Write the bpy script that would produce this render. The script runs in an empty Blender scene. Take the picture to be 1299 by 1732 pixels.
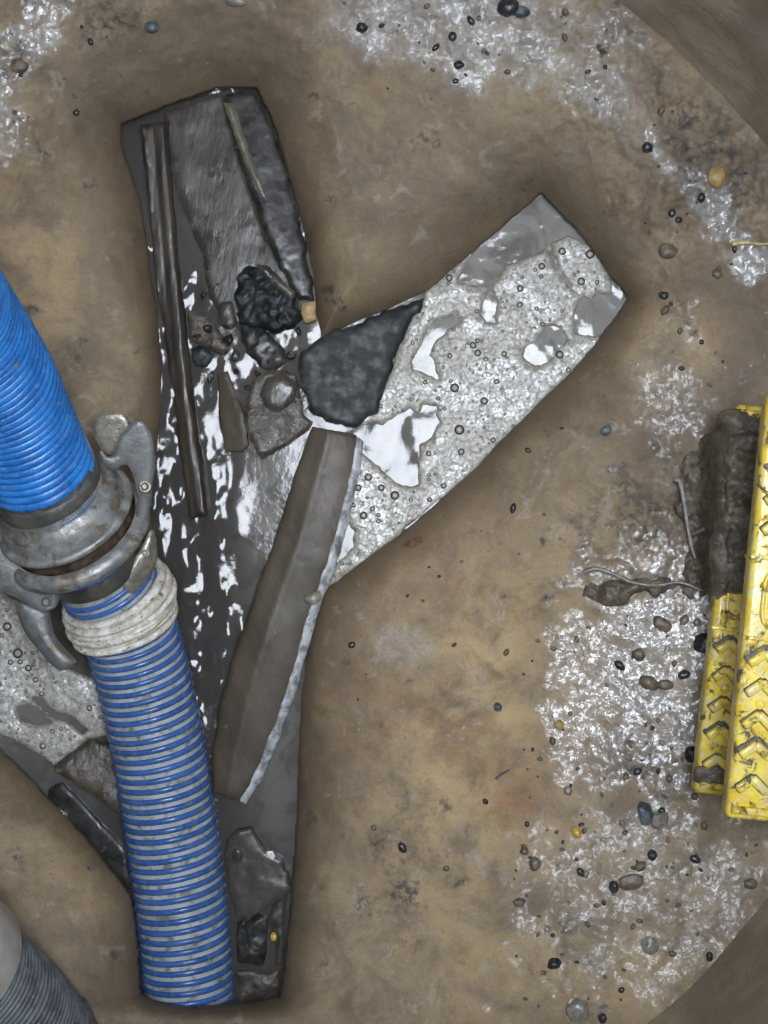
import bpy, bmesh, math, random
import numpy as np
from mathutils import Vector, Matrix, noise as mn

# ---------------------------------------------------------------- units: everything is laid out in "u", 1 u = K metres
K = 0.000574
HP = 2787.0                      # camera height above the benching, in u (1.6 m)
CX, CY = 649.5, 866.0
S = bpy.context.scene
COL = S.collection

# ---------------------------------------------------------------- camera, world, sun, exposure
cam = bpy.data.cameras.new("camera")
cam_o = bpy.data.objects.new("camera", cam)
COL.objects.link(cam_o)
cam_o.location = (0, 0, HP * K)
cam_o.rotation_euler = (0, 0, 0)
cam.sensor_fit = 'VERTICAL'
cam.angle = 2 * math.atan(866.0 / HP)
cam.clip_start = 0.02
cam.clip_end = 200
S.camera = cam_o

OPX, OPY, OPR, OPZ = 235.0, 175.0, 590.0, 3330.0      # opening in the added, unseen cover slab, placed for the reflections, in u
world = bpy.data.worlds.new("World")
S.world = world
world.use_nodes = True
nt = world.node_tree
sky = nt.nodes.new('ShaderNodeTexSky')
sky.sky_type = 'NISHITA'
sky.sun_disc = False
sky.sun_elevation = math.radians(84)
sky.sun_rotation = math.radians(90)
nt.links.new(sky.outputs[0], nt.nodes['Background'].inputs[0])
nt.nodes['Background'].inputs[1].default_value = 0.15
sl = bpy.data.lights.new("sun", 'SUN')
sl.energy = 1.5
sl.angle = math.radians(44)
sl.color = (0.78, 0.885, 1.0)
sun = bpy.data.objects.new("sun", sl)
COL.objects.link(sun)
sun.rotation_euler = (0, math.radians(4), 0)
S.view_settings.view_transform = 'Standard'
S.view_settings.look = 'None'
S.view_settings.gamma = 1
S.view_settings.exposure = 3.02
S.cycles.max_bounces = 6
S.cycles.sample_clamp_indirect = 6.0

# ---------------------------------------------------------------- numeric helpers
rng = np.random.RandomState(5)
random.seed(7)
_tab = rng.rand(256, 256)

def vnoise(x, y):
    xi = np.floor(x).astype(int); yi = np.floor(y).astype(int)
    fx = x - xi; fy = y - yi
    fx = fx * fx * fx * (fx * (fx * 6 - 15) + 10); fy = fy * fy * fy * (fy * (fy * 6 - 15) + 10)
    a = _tab[xi % 256, yi % 256]; b = _tab[(xi + 1) % 256, yi % 256]
    c = _tab[xi % 256, (yi + 1) % 256]; d = _tab[(xi + 1) % 256, (yi + 1) % 256]
    return (a * (1 - fx) + b * fx) * (1 - fy) + (c * (1 - fx) + d * fx) * fy

def fbm(x, y, wl, oct=4, seed=0, gain=.5):
    """noise in about -1..1, wl = longest wavelength in u"""
    x = np.asarray(x, float); y = np.asarray(y, float)
    t = 0; a = 1; n = 0; f = 1.0 / wl
    for i in range(oct):
        c, s = math.cos(i * 1.3 + seed), math.sin(i * 1.3 + seed)
        t = t + a * (vnoise((x * c - y * s) * f + 17.3 * i + seed * 7.7, (x * s + y * c) * f + 5.1 * i + seed * 3.1) * 2 - 1)
        n += a; a *= gain; f *= 2.03
    return t / n * 1.5

def sdf(poly, x, y):
    """signed distance to a polygon, negative inside"""
    x = np.asarray(x, float); y = np.asarray(y, float)
    d = np.full(x.shape, 1e9); ins = np.zeros(x.shape, bool)
    n = len(poly)
    for i in range(n):
        ax, ay = poly[i]; bx, by = poly[(i + 1) % n]
        ex, ey = bx - ax, by - ay
        L = ex * ex + ey * ey + 1e-9
        t = np.clip(((x - ax) * ex + (y - ay) * ey) / L, 0, 1)
        d = np.minimum(d, np.hypot(x - ax - t * ex, y - ay - t * ey))
        cr = ((ay > y) != (by > y)) & (x < (bx - ax) * (y - ay) / ((by - ay) if by != ay else 1e-9) + ax)
        ins ^= cr
    return np.where(ins, -d, d)

def gz(x, y, cx, cy, r, ry=None, ang=0):
    ry = ry or r
    c, s = math.cos(math.radians(ang)), math.sin(math.radians(ang))
    dx, dy = x - cx, y - cy
    u = (dx * c + dy * s) / r; v = (-dx * s + dy * c) / ry
    return np.exp(-(u * u + v * v))

def sstep(a, b, x):
    t = np.clip((x - a) / (b - a), 0, 1)
    return t * t * (3 - 2 * t)

def chaikin(p, n=1):
    for _ in range(n):
        q = []
        for i in range(len(p)):
            a, b = p[i], p[(i + 1) % len(p)]
            q += [(a[0] * .75 + b[0] * .25, a[1] * .75 + b[1] * .25), (a[0] * .25 + b[0] * .75, a[1] * .25 + b[1] * .75)]
        p = q
    return p

def W(x, y, z):
    """point seen at image pixel (x, y), unprojected through the camera to height z -> coordinates in u"""
    s = (HP - z) / HP  # x, y are image pixels, scaled back along the camera ray
    return (x - CX) * s, (CY - y) * s, z

# ---------------------------------------------------------------- object helpers
def prop(o, label=None, cat=None, group=None, kind=None):
    if label: o['label'] = label
    if cat: o['category'] = cat
    if group: o['group'] = group
    if kind: o['kind'] = kind
    return o

def empty(name, loc, label, cat, group=None):
    o = bpy.data.objects.new(name, None)
    COL.objects.link(o)
    o.location = [c * K for c in loc]
    o.empty_display_size = .02
    return prop(o, label, cat, group)

def mesh(name, verts, faces, mat, parent=None, smooth=True, attrs=None, angle=None):
    v = np.asarray(verts, float)
    if parent is None:
        c = (v.min(0) + v.max(0)) / 2; c[2] = v[:, 2].min()
    else:
        c = np.array(parent.location) / K
        pp = parent.parent
        while pp is not None:
            c = c + np.array(pp.location) / K; pp = pp.parent
    v = (v - c) * K
    m = bpy.data.meshes.new(name)
    if isinstance(faces, np.ndarray):
        nf, k = faces.shape
        m.vertices.add(len(v)); m.vertices.foreach_set('co', v.ravel())
        m.loops.add(nf * k); m.loops.foreach_set('vertex_index', faces.ravel().astype(np.int32))
        m.polygons.add(nf)
        m.polygons.foreach_set('loop_start', np.arange(nf, dtype=np.int32) * k)
        m.polygons.foreach_set('loop_total', np.full(nf, k, np.int32))
        m.update(calc_edges=True)
    else:
        m.from_pydata([tuple(p) for p in v], [], faces)
        m.update()
    if attrs:
        for k2, a in attrs.items():
            at = m.attributes.new(k2, 'FLOAT', 'POINT')
            at.data.foreach_set('value', np.asarray(a, np.float32))
    m.polygons.foreach_set('use_smooth', [smooth] * len(m.polygons))
    if angle is not None:
        m.set_sharp_from_angle(angle=math.radians(angle))
    m.materials.append(mat)
    o = bpy.data.objects.new(name, m)
    COL.objects.link(o)
    if parent is None: o.location = [q * K for q in c]
    else: o.parent = parent
    return o

def bm_obj(name, bm, mat, parent=None, smooth=True, angle=35):
    bmesh.ops.recalc_face_normals(bm, faces=bm.faces)
    bm.verts.ensure_lookup_table()
    idx = {v: i for i, v in enumerate(bm.verts)}
    vs = [tuple(v.co) for v in bm.verts]
    fs = [[idx[v] for v in f.verts] for f in bm.faces]
    bm.free()
    return mesh(name, vs, fs, mat, parent, smooth, None, angle if smooth else None)

def patch(name, poly, ztop, thick, mat, parent=None, step=3.0, rough=1.5, wl=18, round_r=4, round_h=3, holes=None, seed=1,
          shape=None, attrs=None, smooth=True, angle=50, closed=True):
    """a solid plate with the outline poly: top surface ztop(x, y), given thickness, ragged rounded edge"""
    xs = [p[0] for p in poly]; ys = [p[1] for p in poly]
    x0, x1, y0, y1 = min(xs) - step * 2, max(xs) + step * 2, min(ys) - step * 2, max(ys) + step * 2
    gx = np.arange(x0, x1 + step, step, dtype=float); gy = np.arange(y0, y1 + step, step, dtype=float)
    X, Y = np.meshgrid(gx, gy)
    def F(x, y):
        d = sdf(poly, x, y)
        if shape is not None: d = shape(d, x, y)
        return d + rough * fbm(x, y, wl, 3, seed)
    D = F(X, Y)
    keep = (D[:-1, :-1] < step * .4) & (D[1:, :-1] < step * .4) & (D[:-1, 1:] < step * .4) & (D[1:, 1:] < step * .4)
    H, Wd = D.shape
    I = np.arange(H * Wd).reshape(H, Wd)
    quads = np.stack([I[1:, :-1][keep], I[1:, 1:][keep], I[:-1, 1:][keep], I[:-1, :-1][keep]], 1)
    used = np.unique(quads)
    remap = np.full(H * Wd, -1); remap[used] = np.arange(len(used))
    q = remap[quads]
    px = X.ravel()[used].copy(); py = Y.ravel()[used].copy()
    # boundary edges
    e = np.concatenate([q[:, [0, 1]], q[:, [1, 2]], q[:, [2, 3]], q[:, [3, 0]]])
    key = np.sort(e, 1); code = key[:, 0] * len(used) + key[:, 1]
    _, inv, cnt = np.unique(code, return_inverse=True, return_counts=True)
    be = e[cnt[inv] == 1]
    bv = np.unique(be)
    h = 1.0
    for _ in range(2):
        d = F(px[bv], py[bv])
        gxx = (F(px[bv] + h, py[bv]) - F(px[bv] - h, py[bv])) / (2 * h)
        gyy = (F(px[bv], py[bv] + h) - F(px[bv], py[bv] - h)) / (2 * h)
        g = np.sqrt(gxx ** 2 + gyy ** 2) + .15
        mv = np.clip(d / g, -step * .9, step * .9)
        px[bv] -= gxx / g * mv; py[bv] -= gyy / g * mv
    d = F(px, py)
    z = ztop(px, py) - round_h * np.exp(np.minimum(d, 0) / round_r)
    wx, wy, wz = W(px, py, z)
    top = np.stack([wx, wy, wz], 1)
    n = len(top)
    if closed and thick > 0:
        bot = top.copy(); bot[:, 2] -= thick
        faces = [tuple(f) for f in q.tolist()] + [tuple(n + i for i in reversed(f)) for f in q.tolist()]
        faces += [(int(b), int(a), int(a) + n, int(b) + n) for a, b in be]
        vs = np.concatenate([top, bot])
        at = None
        if attrs:
            at = {k2: np.tile(fn(px, py, d), 2) for k2, fn in attrs.items()}
        return mesh(name, vs, faces, mat, parent, smooth, at, angle)
    at = {k2: fn(px, py, d) for k2, fn in attrs.items()} if attrs else None
    return mesh(name, top, q.astype(np.int32), mat, parent, smooth, at, None)

def frames(path, n):
    """resample a smooth path (list of points in u) into n points with frames"""
    P = [Vector(p) for p in path]
    P = [P[0] * 2 - P[1]] + P + [P[-1] * 2 - P[-2]]
    dense = []
    for i in range(1, len(P) - 2):
        for k in range(40):
            t = k / 40
            a, b, c, d = P[i - 1], P[i], P[i + 1], P[i + 2]
            dense.append(.5 * ((2 * b) + (c - a) * t + (2 * a - 5 * b + 4 * c - d) * t * t + (-a + 3 * b - 3 * c + d) * t ** 3))
    dense.append(P[-2])
    L = [0]
    for i in range(1, len(dense)): L.append(L[-1] + (dense[i] - dense[i - 1]).length)
    L = np.array(L); D = np.array([tuple(p) for p in dense])
    return L, D

class Path:
    def __init__(self, pts, up=(0, 0, 1)):
        self.L, self.D = frames(pts, 0)
        n = 600
        s = np.linspace(0, self.L[-1], n)
        c = np.stack([np.interp(s, self.L, self.D[:, i]) for i in range(3)], 1)
        t = np.gradient(c, axis=0)
        for _ in range(6): t = (np.roll(t, 1, 0) + t + np.roll(t, -1, 0)); t[0] = t[1]; t[-1] = t[-2]
        t /= np.linalg.norm(t, axis=1)[:, None]
        u = np.zeros_like(t); prev = np.array(up, float)
        for i in range(n):
            prev = prev - t[i] * prev.dot(t[i]); prev /= np.linalg.norm(prev); u[i] = prev
        self.s, self.c, self.t, self.u, self.v = s, c, t, u, np.cross(t, u)
        self.len = self.L[-1]
    def at(self, s):
        s = np.asarray(s, float)
        f = lambda A: np.stack([np.interp(s, self.s, A[:, i]) for i in range(3)], -1)
        ex = s - np.clip(s, 0, self.len)
        c, t, u, v = f(self.c), f(self.t), f(self.u), f(self.v)
        return c + t * ex[..., None], t, u, v
    def nearest_s(self, p):
        return self.s[np.argmin(((self.c - np.array(p)) ** 2).sum(1))]

def grid_faces(nu, nv, wrap_v=True, wrap_u=False):
    iu = np.arange(nu if wrap_u else nu - 1); iv = np.arange(nv if wrap_v else nv - 1)
    A, B = np.meshgrid(iu, iv, indexing='ij')
    a = A * nv + B; b = A * nv + (B + 1) % nv; c = ((A + 1) % nu) * nv + (B + 1) % nv; d = ((A + 1) % nu) * nv + B
    return np.stack([a, d, c, b], -1).reshape(-1, 4).astype(np.int32)

def lathe(name, path, prof, mat, parent, seg=96, noise_a=0, cap=False):
    """prof = [(s, r), ...] along the path"""
    s = np.array([p[0] for p in prof], float); r = np.array([p[1] for p in prof], float)
    th = np.linspace(0, 2 * np.pi, seg, endpoint=False)
    c, t, u, v = path.at(s)
    R = np.repeat(r[:, None], seg, 1)
    if noise_a:
        Sg, Tg = np.meshgrid(s, th, indexing='ij')
        R = R + noise_a * fbm(Sg + 300, np.sin(Tg) * 90 + np.cos(Tg) * 60, 40, 3, 2)
    P = c[:, None] + R[..., None] * (np.cos(th)[None, :, None] * u[:, None] + np.sin(th)[None, :, None] * v[:, None])
    return mesh(name, P.reshape(-1, 3), grid_faces(len(s), seg), mat, parent, True, None, 60)

def helix(name, path, s0, s1, pitch, r, w, h, mat, parent, seg=72, jit=0, cs=9, attrs=False, full=False):
    n = int((s1 - s0) / pitch * seg)
    k = np.arange(n + 1)
    th = 2 * np.pi * k / seg
    s = s0 + pitch * k / seg
    a = np.linspace(0, 2 * np.pi if full else np.pi, cs, endpoint=not full)
    ds = np.cos(a) * w; dr = np.sin(a) * h
    if jit:
        s = s + jit * .5 * fbm(k * 1.0, k * 0 + 3, seg * .6, 3, 4)
        rr = r + jit * .5 * fbm(k * 1.0, k * 0 + 9, seg * .3, 3, 8)
        ww = 1 + .25 * fbm(k * 1.0, k * 0 + 30, seg * .25, 2, 6)
    else:
        rr = np.full(n + 1, float(r)); ww = np.ones(n + 1)
    c, t, u, v = path.at(s[:, None] + ds[None, :] * ww[:, None])
    R = rr[:, None] + dr[None, :] * ww[:, None]
    P = c + R[..., None] * (np.cos(th)[:, None, None] * u + np.sin(th)[:, None, None] * v)
    return mesh(name, P.reshape(-1, 3), grid_faces(n + 1, cs, wrap_v=full), mat, parent, True)

def tube(name, pts, r, mat, parent=None, seg=10, n=40, taper=0, label=None):
    p = Path(pts); s = np.linspace(0, p.len, n)
    rr = np.array([r * (1 - taper * i / n) for i in range(n)]); rr[0] *= .3; rr[-1] *= .3
    th = np.linspace(0, 2 * np.pi, seg, endpoint=False)
    c, t, u, v = p.at(s)
    rr = rr * (1 + .15 * fbm(s, s * 0, 20, 2, 5))
    P = c[:, None] + rr[:, None, None] * (np.cos(th)[None, :, None] * u[:, None] + np.sin(th)[None, :, None] * v[:, None])
    return mesh(name, P.reshape(-1, 3), grid_faces(n, seg), mat, parent)

def rock(name, x, y, z, rx, ry, rz, ang, mat, parent=None, sub=3, amp=.22, seed=0, facet=0.0, sink=.35):
    bm = bmesh.new()
    bmesh.ops.create_icosphere(bm, subdivisions=sub, radius=1)
    off = Vector((seed * 3.7, seed * 1.9, seed * .7))
    if facet:
        rr = random.Random(seed)
        for _ in range(9):
            nrm = Vector((rr.uniform(-1, 1), rr.uniform(-1, 1), rr.uniform(-.6, 1))).normalized(); dd = rr.uniform(.55, .8)
            for v in bm.verts:
                q = v.co.dot(nrm)
                if q > dd: v.co -= nrm * (q - dd) * facet
    for v in bm.verts:
        v.co *= 1 + amp * mn.noise(v.co * 1.4 + off) + amp * .35 * mn.noise(v.co * 4 + off)
    c, s = math.cos(math.radians(ang)), math.sin(math.radians(ang))
    wx, wy, wz = W(x, y, z)
    for v in bm.verts:
        a, b, d = v.co.x * rx, v.co.y * ry, v.co.z * rz
        v.co = Vector((wx + a * c - b * s, wy + a * s + b * c, wz + d + rz * (1 - 2 * sink)))
    return bm_obj(name, bm, mat, parent, True, 70 if not facet else 28)

# ---------------------------------------------------------------- materials
class NT:
    def __init__(self, name):
        self.m = bpy.data.materials.new(name); self.m.use_nodes = True
        self.t = self.m.node_tree; self.b = self.t.nodes['Principled BSDF']
        self.pos = self.t.nodes.new('ShaderNodeNewGeometry').outputs['Position']
    def n(self, ty, **kw):
        nd = self.t.nodes.new(ty)
        for k, v in kw.items(): setattr(nd, k, v)
        return nd
    def link(self, a, b): self.t.links.new(a, b)
    def set(self, sock, v):
        if hasattr(v, 'is_output') or isinstance(v, bpy.types.NodeSocket): self.link(v, sock)
        elif isinstance(v, tuple) and len(v) == 3: sock.default_value = (*v, 1) if sock.type == 'RGBA' else v
        else: sock.default_value = v
    def noise(self, wl, detail=4, rough=.55, vec=None, dist=0, stretch=None, out='Fac'):
        nd = self.n('ShaderNodeTexNoise'); nd.inputs['Scale'].default_value = 1 / (wl * K)
        nd.inputs['Detail'].default_value = detail; nd.inputs['Roughness'].default_value = rough; nd.inputs['Distortion'].default_value = dist
        v = vec or self.pos
        if stretch:
            mp = self.n('ShaderNodeMapping'); mp.inputs['Scale'].default_value = stretch[0]; mp.inputs['Rotation'].default_value = (0, 0, math.radians(stretch[1]))
            mp.vector_type = 'TEXTURE'
            self.link(v, mp.inputs[0]); v = mp.outputs[0]
        self.link(v, nd.inputs['Vector'])
        return nd.outputs[out]
    def voro(self, wl, feature='F1', rnd=1, out='Distance'):
        nd = self.n('ShaderNodeTexVoronoi', feature=feature); nd.inputs['Scale'].default_value = 1 / (wl * K)
        nd.inputs['Randomness'].default_value = rnd
        self.link(self.pos, nd.inputs['Vector']); return nd.outputs[out]
    def ramp(self, f, a, b, lo=0., hi=1.):
        nd = self.n('ShaderNodeMapRange'); nd.interpolation_type = 'SMOOTHSTEP'
        self.set(nd.inputs[0], f); nd.inputs[1].default_value = a; nd.inputs[2].default_value = b
        nd.inputs[3].default_value = lo; nd.inputs[4].default_value = hi
        return nd.outputs[0]
    def mix(self, f, a, b):
        nd = self.n('ShaderNodeMix', data_type='RGBA'); self.set(nd.inputs[0], f); self.set(nd.inputs[6], a); self.set(nd.inputs[7], b)
        return nd.outputs[2]
    def math(self, op, a, b=0., c=None):
        nd = self.n('ShaderNodeMath', operation=op); self.set(nd.inputs[0], a); self.set(nd.inputs[1], b)
        if c is not None: self.set(nd.inputs[2], c)
        return nd.outputs[0]
    def attr(self, name):
        nd = self.n('ShaderNodeAttribute', attribute_name=name); return nd.outputs['Fac']
    def bump(self, h, dist, strength=1, prev=None):
        nd = self.n('ShaderNodeBump'); nd.inputs['Distance'].default_value = dist * K; self.set(nd.inputs['Strength'], strength)
        self.link(h, nd.inputs['Height'])
        if prev is not None: self.link(prev, nd.inputs['Normal'])
        return nd.outputs[0]
    def out(self, col=None, rough=None, nrm=None, **kw):
        if col is not None: self.set(self.b.inputs['Base Color'], col)
        if rough is not None: self.set(self.b.inputs['Roughness'], rough)
        if nrm is not None: self.link(nrm, self.b.inputs['Normal'])
        for k, v in kw.items(): self.set(self.b.inputs[k.replace('_', ' ')], v)
        return self.m

def simple(name, c1, c2, wl=60, rough=.5, bump=1.0, bwl=10, stretch=None, c3=None, metal=0, r2=None, lo=.35, hi=.65, c3t=(.6, .7), c3wl=25, coat=0, spec=.5):
    m = NT(name)
    f = m.ramp(m.noise(wl, 6, .6, stretch=stretch), lo, hi)
    c = m.mix(f, c1, c2)
    if c3: c = m.mix(m.ramp(m.noise(c3wl, 5, .65, dist=.6), *c3t), c, c3)
    r = rough if r2 is None else m.ramp(m.noise(wl * .6, 4), .35, .65, rough, r2)
    nb = m.bump(m.noise(bwl, 5, .65, stretch=stretch), bump)
    return m.out(c, r, nb, Metallic=metal, Coat_Weight=coat, Coat_Roughness=.08, Specular_IOR_Level=spec)

def mat_bench():
    m = NT('wet_concrete')
    big = m.ramp(m.noise(210, 6, .62, dist=.5), .36, .64)
    mid = m.ramp(m.noise(80, 7, .7, dist=.8), .40, .62)
    c = m.mix(big, (.150, .106, .064), (.285, .212, .124))
    c = m.mix(m.math('MULTIPLY', mid, .7), c, (.118, .088, .058))
    c = m.mix(m.math('MULTIPLY', m.attr('ochre'), m.ramp(m.noise(90, 5, .65, dist=.6), .3, .65)), c, (.44, .31, .150))
    warm = m.ramp(m.noise(150, 4, .5, dist=.4), .55, .72)
    c = m.mix(m.math('MULTIPLY', warm, .45), c, (.27, .185, .095))
    c = m.mix(m.math('MULTIPLY', m.ramp(m.noise(46, 5, .6, dist=1.2), .58, .70), .5), c, (.36, .32, .26))
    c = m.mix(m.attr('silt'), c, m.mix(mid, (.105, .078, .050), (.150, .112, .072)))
    ln = m.ramp(m.noise(14, 6, .7, dist=.4), .42, .6)
    c = m.mix(m.math('MULTIPLY', m.attr('pale'), m.math('MULTIPLY_ADD', ln, .6, .4)), c, (.40, .39, .37))
    c = m.mix(m.math('MULTIPLY', m.attr('dark'), ln), c, (.055, .048, .040))
    c = m.mix(m.attr('rust'), c, (.20, .085, .035))
    sp1 = m.noise(5, 8, .9)
    c = m.mix(m.ramp(sp1, .34, .50, .45, 0), c, (.075, .055, .036))
    c = m.mix(m.ramp(sp1, .56, .70, 0, .45), c, (.50, .43, .32))
    pits = m.ramp(m.noise(9, 3, .5), .66, .74)
    c = m.mix(m.math('MULTIPLY', pits, .45), c, (.08, .062, .044))
    c = m.mix(m.math('MULTIPLY', m.ramp(m.noise(30, 7, .8, dist=1.5), .57, .70), .5), c, (.10, .078, .055))
    c = m.mix(m.math('MULTIPLY', m.ramp(m.noise(24, 7, .8, dist=2), .60, .72), .4), c, (.45, .39, .30))
    wet = m.attr('wet')
    lace = m.noise(20, 7, .72, dist=.8)
    thr = m.math('SUBTRACT', 1.02, m.math('MULTIPLY', wet, .9))
    film = m.ramp(m.math('SUBTRACT', m.math('ADD', lace, .30), thr), -.08, .12)
    grit = m.ramp(m.noise(8.5, 4, .75), .42, .56)
    film = m.math('MULTIPLY', film, m.math('MULTIPLY_ADD', grit, .75, .25))
    r = m.math('SUBTRACT', .60, m.math('MULTIPLY', film, m.math('MULTIPLY_ADD', wet, .09, .39)))
    r = m.math('ADD', r, m.math('MULTIPLY', m.noise(8, 3), .06))
    b1 = m.bump(m.noise(34, 5, .6), 5.0, .42)
    b2 = m.bump(m.noise(12, 4, .6, dist=.8), 1.5, m.math('MULTIPLY_ADD', wet, .3, .42), b1)
    b3 = m.bump(m.noise(4.5, 2, .6), .35, m.math('MULTIPLY_ADD', wet, .8, .15), b2)
    spec = m.math('MULTIPLY_ADD', m.math('MULTIPLY', film, m.ramp(wet, .35, .95)), .42, .36)
    return m.out(c, r, b3, Specular_IOR_Level=spec)

def mat_wall():
    m = NT('shaft_concrete')
    c = m.mix(m.ramp(m.noise(160, 6, .6, stretch=((1, 1, 2.5), 0)), .35, .65), (.31, .255, .19), (.50, .43, .33))
    c = m.mix(m.ramp(m.noise(14, 5, .7), .6, .72), c, (.17, .155, .13))
    sp = m.ramp(m.voro(60), .0, .07, 1., 0.)
    c = m.mix(m.math('MULTIPLY', sp, .6), c, (.42, .38, .30))
    b = m.bump(m.noise(9, 6, .7), 2.2, .7, m.bump(m.noise(70, 4), 8, .5))
    return m.out(c, .55, b)

def mat_water():
    m = NT('murky_water')
    k = m.attr('milk_sheen')
    c = m.mix(k, (.036, .032, .031), (.25, .242, .22))
    c = m.mix(m.math('MULTIPLY', m.ramp(m.noise(60, 5, .6, dist=1), .45, .65), .5), c, (.05, .043, .034))
    return m.out(c, .10, m.bump(m.noise(26, 4, .6), 1.0, .5), IOR=1.34)

def mat_foam():
    m = NT('grey_foam')
    f = m.ramp(m.noise(9, 6, .8, dist=.5), .36, .60)
    g = m.ramp(m.noise(75, 6, .7, dist=1.2), .40, .60)
    cell = m.voro(7)
    froth = m.math('MULTIPLY', f, m.math('MULTIPLY_ADD', g, .6, .4))
    c = m.mix(froth, (.25, .230, .185), (.66, .66, .64))
    c = m.mix(m.math('MULTIPLY', m.ramp(cell, .50, .80), .4), c, (.16, .145, .11))
    e = m.attr('edge')
    c = m.mix(m.math('MULTIPLY', e, .7), c, (.20, .17, .115))
    inv = m.math('SUBTRACT', 1.0, m.math('POWER', cell, 2.0))
    n = m.bump(inv, 1.6, .45, m.bump(m.noise(26, 4, .6), 4.0, .5))
    return m.out(c, m.ramp(g, 0, 1, .34, .18), n, Specular_IOR_Level=.36)

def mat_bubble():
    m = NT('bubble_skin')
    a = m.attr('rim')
    c = m.mix(m.ramp(a, .35, .8), (.34, .32, .27), (.050, .043, .032))  # pale centre and dark ring paint the bubble's refraction into the colour
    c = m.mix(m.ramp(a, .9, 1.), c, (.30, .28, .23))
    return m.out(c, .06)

def mat_hose_scuffed():
    m = NT('blue_hose_scuffed')
    c = m.mix(m.ramp(m.noise(60, 4), .4, .6), (.014, .145, .47), (.026, .225, .66))
    sc = m.ramp(m.noise(9, 7, .8, dist=.4), .53, .66)
    c = m.mix(m.math('MULTIPLY', sc, .55), c, (.30, .36, .42))
    c = m.mix(m.ramp(m.noise(40, 6, .7), .62, .72), c, (.18, .19, .17))
    return m.out(c, m.ramp(m.noise(12, 4), .3, .7, .18, .42), m.bump(m.noise(6, 4, .7), .8, .6))

def mat_yellow():
    m = NT('yellow_plastic')
    c = m.mix(m.ramp(m.noise(40, 4), .4, .6), (.78, .54, .045), (.90, .70, .11))
    c = m.mix(m.math('MULTIPLY', m.ramp(m.noise(18, 7, .75, dist=.5), .48, .60), .6), c, (.66, .60, .40))
    d = m.ramp(m.noise(30, 7, .8, dist=.8), .53, .62)
    c = m.mix(d, c, (.085, .062, .045))
    d2 = m.ramp(m.noise(6, 5, .75), .62, .70)
    c = m.mix(m.math('MULTIPLY', d2, .8), c, (.12, .09, .06))
    return m.out(c, m.ramp(d, 0, 1, .25, .6), m.bump(d, 1.5, .6, m.bump(m.noise(5, 4), .4, .6)), Subsurface_Weight=0.)

def mat_mud(name='wet_mud', c1=(.05, .041, .031), c2=(.115, .098, .076)):
    m = NT(name)
    c = m.mix(m.ramp(m.noise(22, 6, .65, dist=.6), .38, .64), c1, c2)
    n = m.bump(m.noise(4, 4, .7), 1.2, .8, m.bump(m.noise(16, 5, .6, dist=.8), 6, .8))
    return m.out(c, m.ramp(m.noise(14, 4), .4, .6, .10, .42), n)

M = {}
M['bench'] = mat_bench(); M['wall'] = mat_wall(); M['water'] = mat_water(); M['foam'] = mat_foam()
M['bubble'] = mat_bubble()
M['slate'] = simple('grey_slate', (.034, .030, .025), (.068, .060, .050), 70, .18, 1.2, 16, ((1, 4, 1), -12), c3=(.098, .093, .090), r2=.38, c3t=(.55, .7), spec=.38)
M['slate_dark'] = simple('dark_slate', (.013, .013, .012), (.034, .032, .029), 30, .22, .4, 16, c3=(.060, .058, .050), r2=.5, c3t=(.58, .7), spec=.28)
M['teal_dark'] = simple('dark_teal_slate', (.007, .009, .010), (.020, .025, .025), 34, .4, .7, 9, c3=(.040, .050, .050), r2=.6, c3t=(.58, .72), c3wl=12, spec=.3)
M['timber'] = simple('wet_timber', (.024, .019, .015), (.062, .050, .038), 22, .34, .7, 12, ((1, 9, 1), -7), r2=.5)
M['clay'] = simple('fired_clay', (.056, .044, .030), (.090, .073, .050), 90, .40, .8, 9, ((1, 4, 1), 20), c3=(.135, .125, .108), r2=.5, c3t=(.62, .74), c3wl=14, spec=.3)
M['clay_edge'] = simple('scraped_edge', (.13, .132, .130), (.44, .465, .48), 22, .25, 1.0, 5, r2=.5, c3=(.12, .12, .11), c3t=(.60, .70), c3wl=12)
M['brick'] = simple('brown_shard', (.036, .028, .020), (.080, .063, .045), 30, .22, 2.0, 10, c3=(.20, .165, .12), r2=.5, c3t=(.6, .72))
M['olive'] = simple('olive_shard', (.085, .078, .052), (.13, .118, .082), 20, .3, 1.5, 7, ((1, 4, 1), -15))
M['tan'] = simple('tan_chip', (.30, .19, .07), (.42, .29, .13), 12, .35, 1.5, 6)
M['white'] = simple('white_chip', (.55, .54, .50), (.72, .70, .66), 12, .3, .8, 5)
M['yellow'] = mat_yellow(); M['mud'] = mat_mud(c1=(.080, .064, .046), c2=(.17, .142, .105))
M['mud_light'] = mat_mud('brown_mud', (.085, .068, .050), (.155, .125, .092))
M['hose_blue2'] = mat_hose_scuffed()
M['hose_blue'] = simple('blue_spiral', (.030, .092, .275), (.050, .130, .37), 50, .16, .4, 6, r2=.35, c3=(.14, .155, .155), c3t=(.54, .70), c3wl=12)
M['hose_grey'] = simple('grey_hose_wall', (.31, .34, .335), (.43, .46, .45), 40, .3, .5, 6, c3=(.16, .145, .11), r2=.45, c3t=(.50, .68), c3wl=24)
M['hose_groove'] = simple('dirty_groove', (.06, .07, .075), (.16, .165, .15), 16, .5, .8, 6)
M['rubber'] = simple('dirty_rubber', (.050, .048, .043), (.105, .100, .088), 40, .32, 1.0, 6, c3=(.17, .16, .135), r2=.5, c3t=(.62, .72))
M['zinc'] = simple('galvanised_steel', (.19, .195, .19), (.36, .365, .35), 26, .26, 1.0, 6, metal=.35, c3=(.16, .125, .08), r2=.5, c3t=(.50, .66), c3wl=30)
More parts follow.
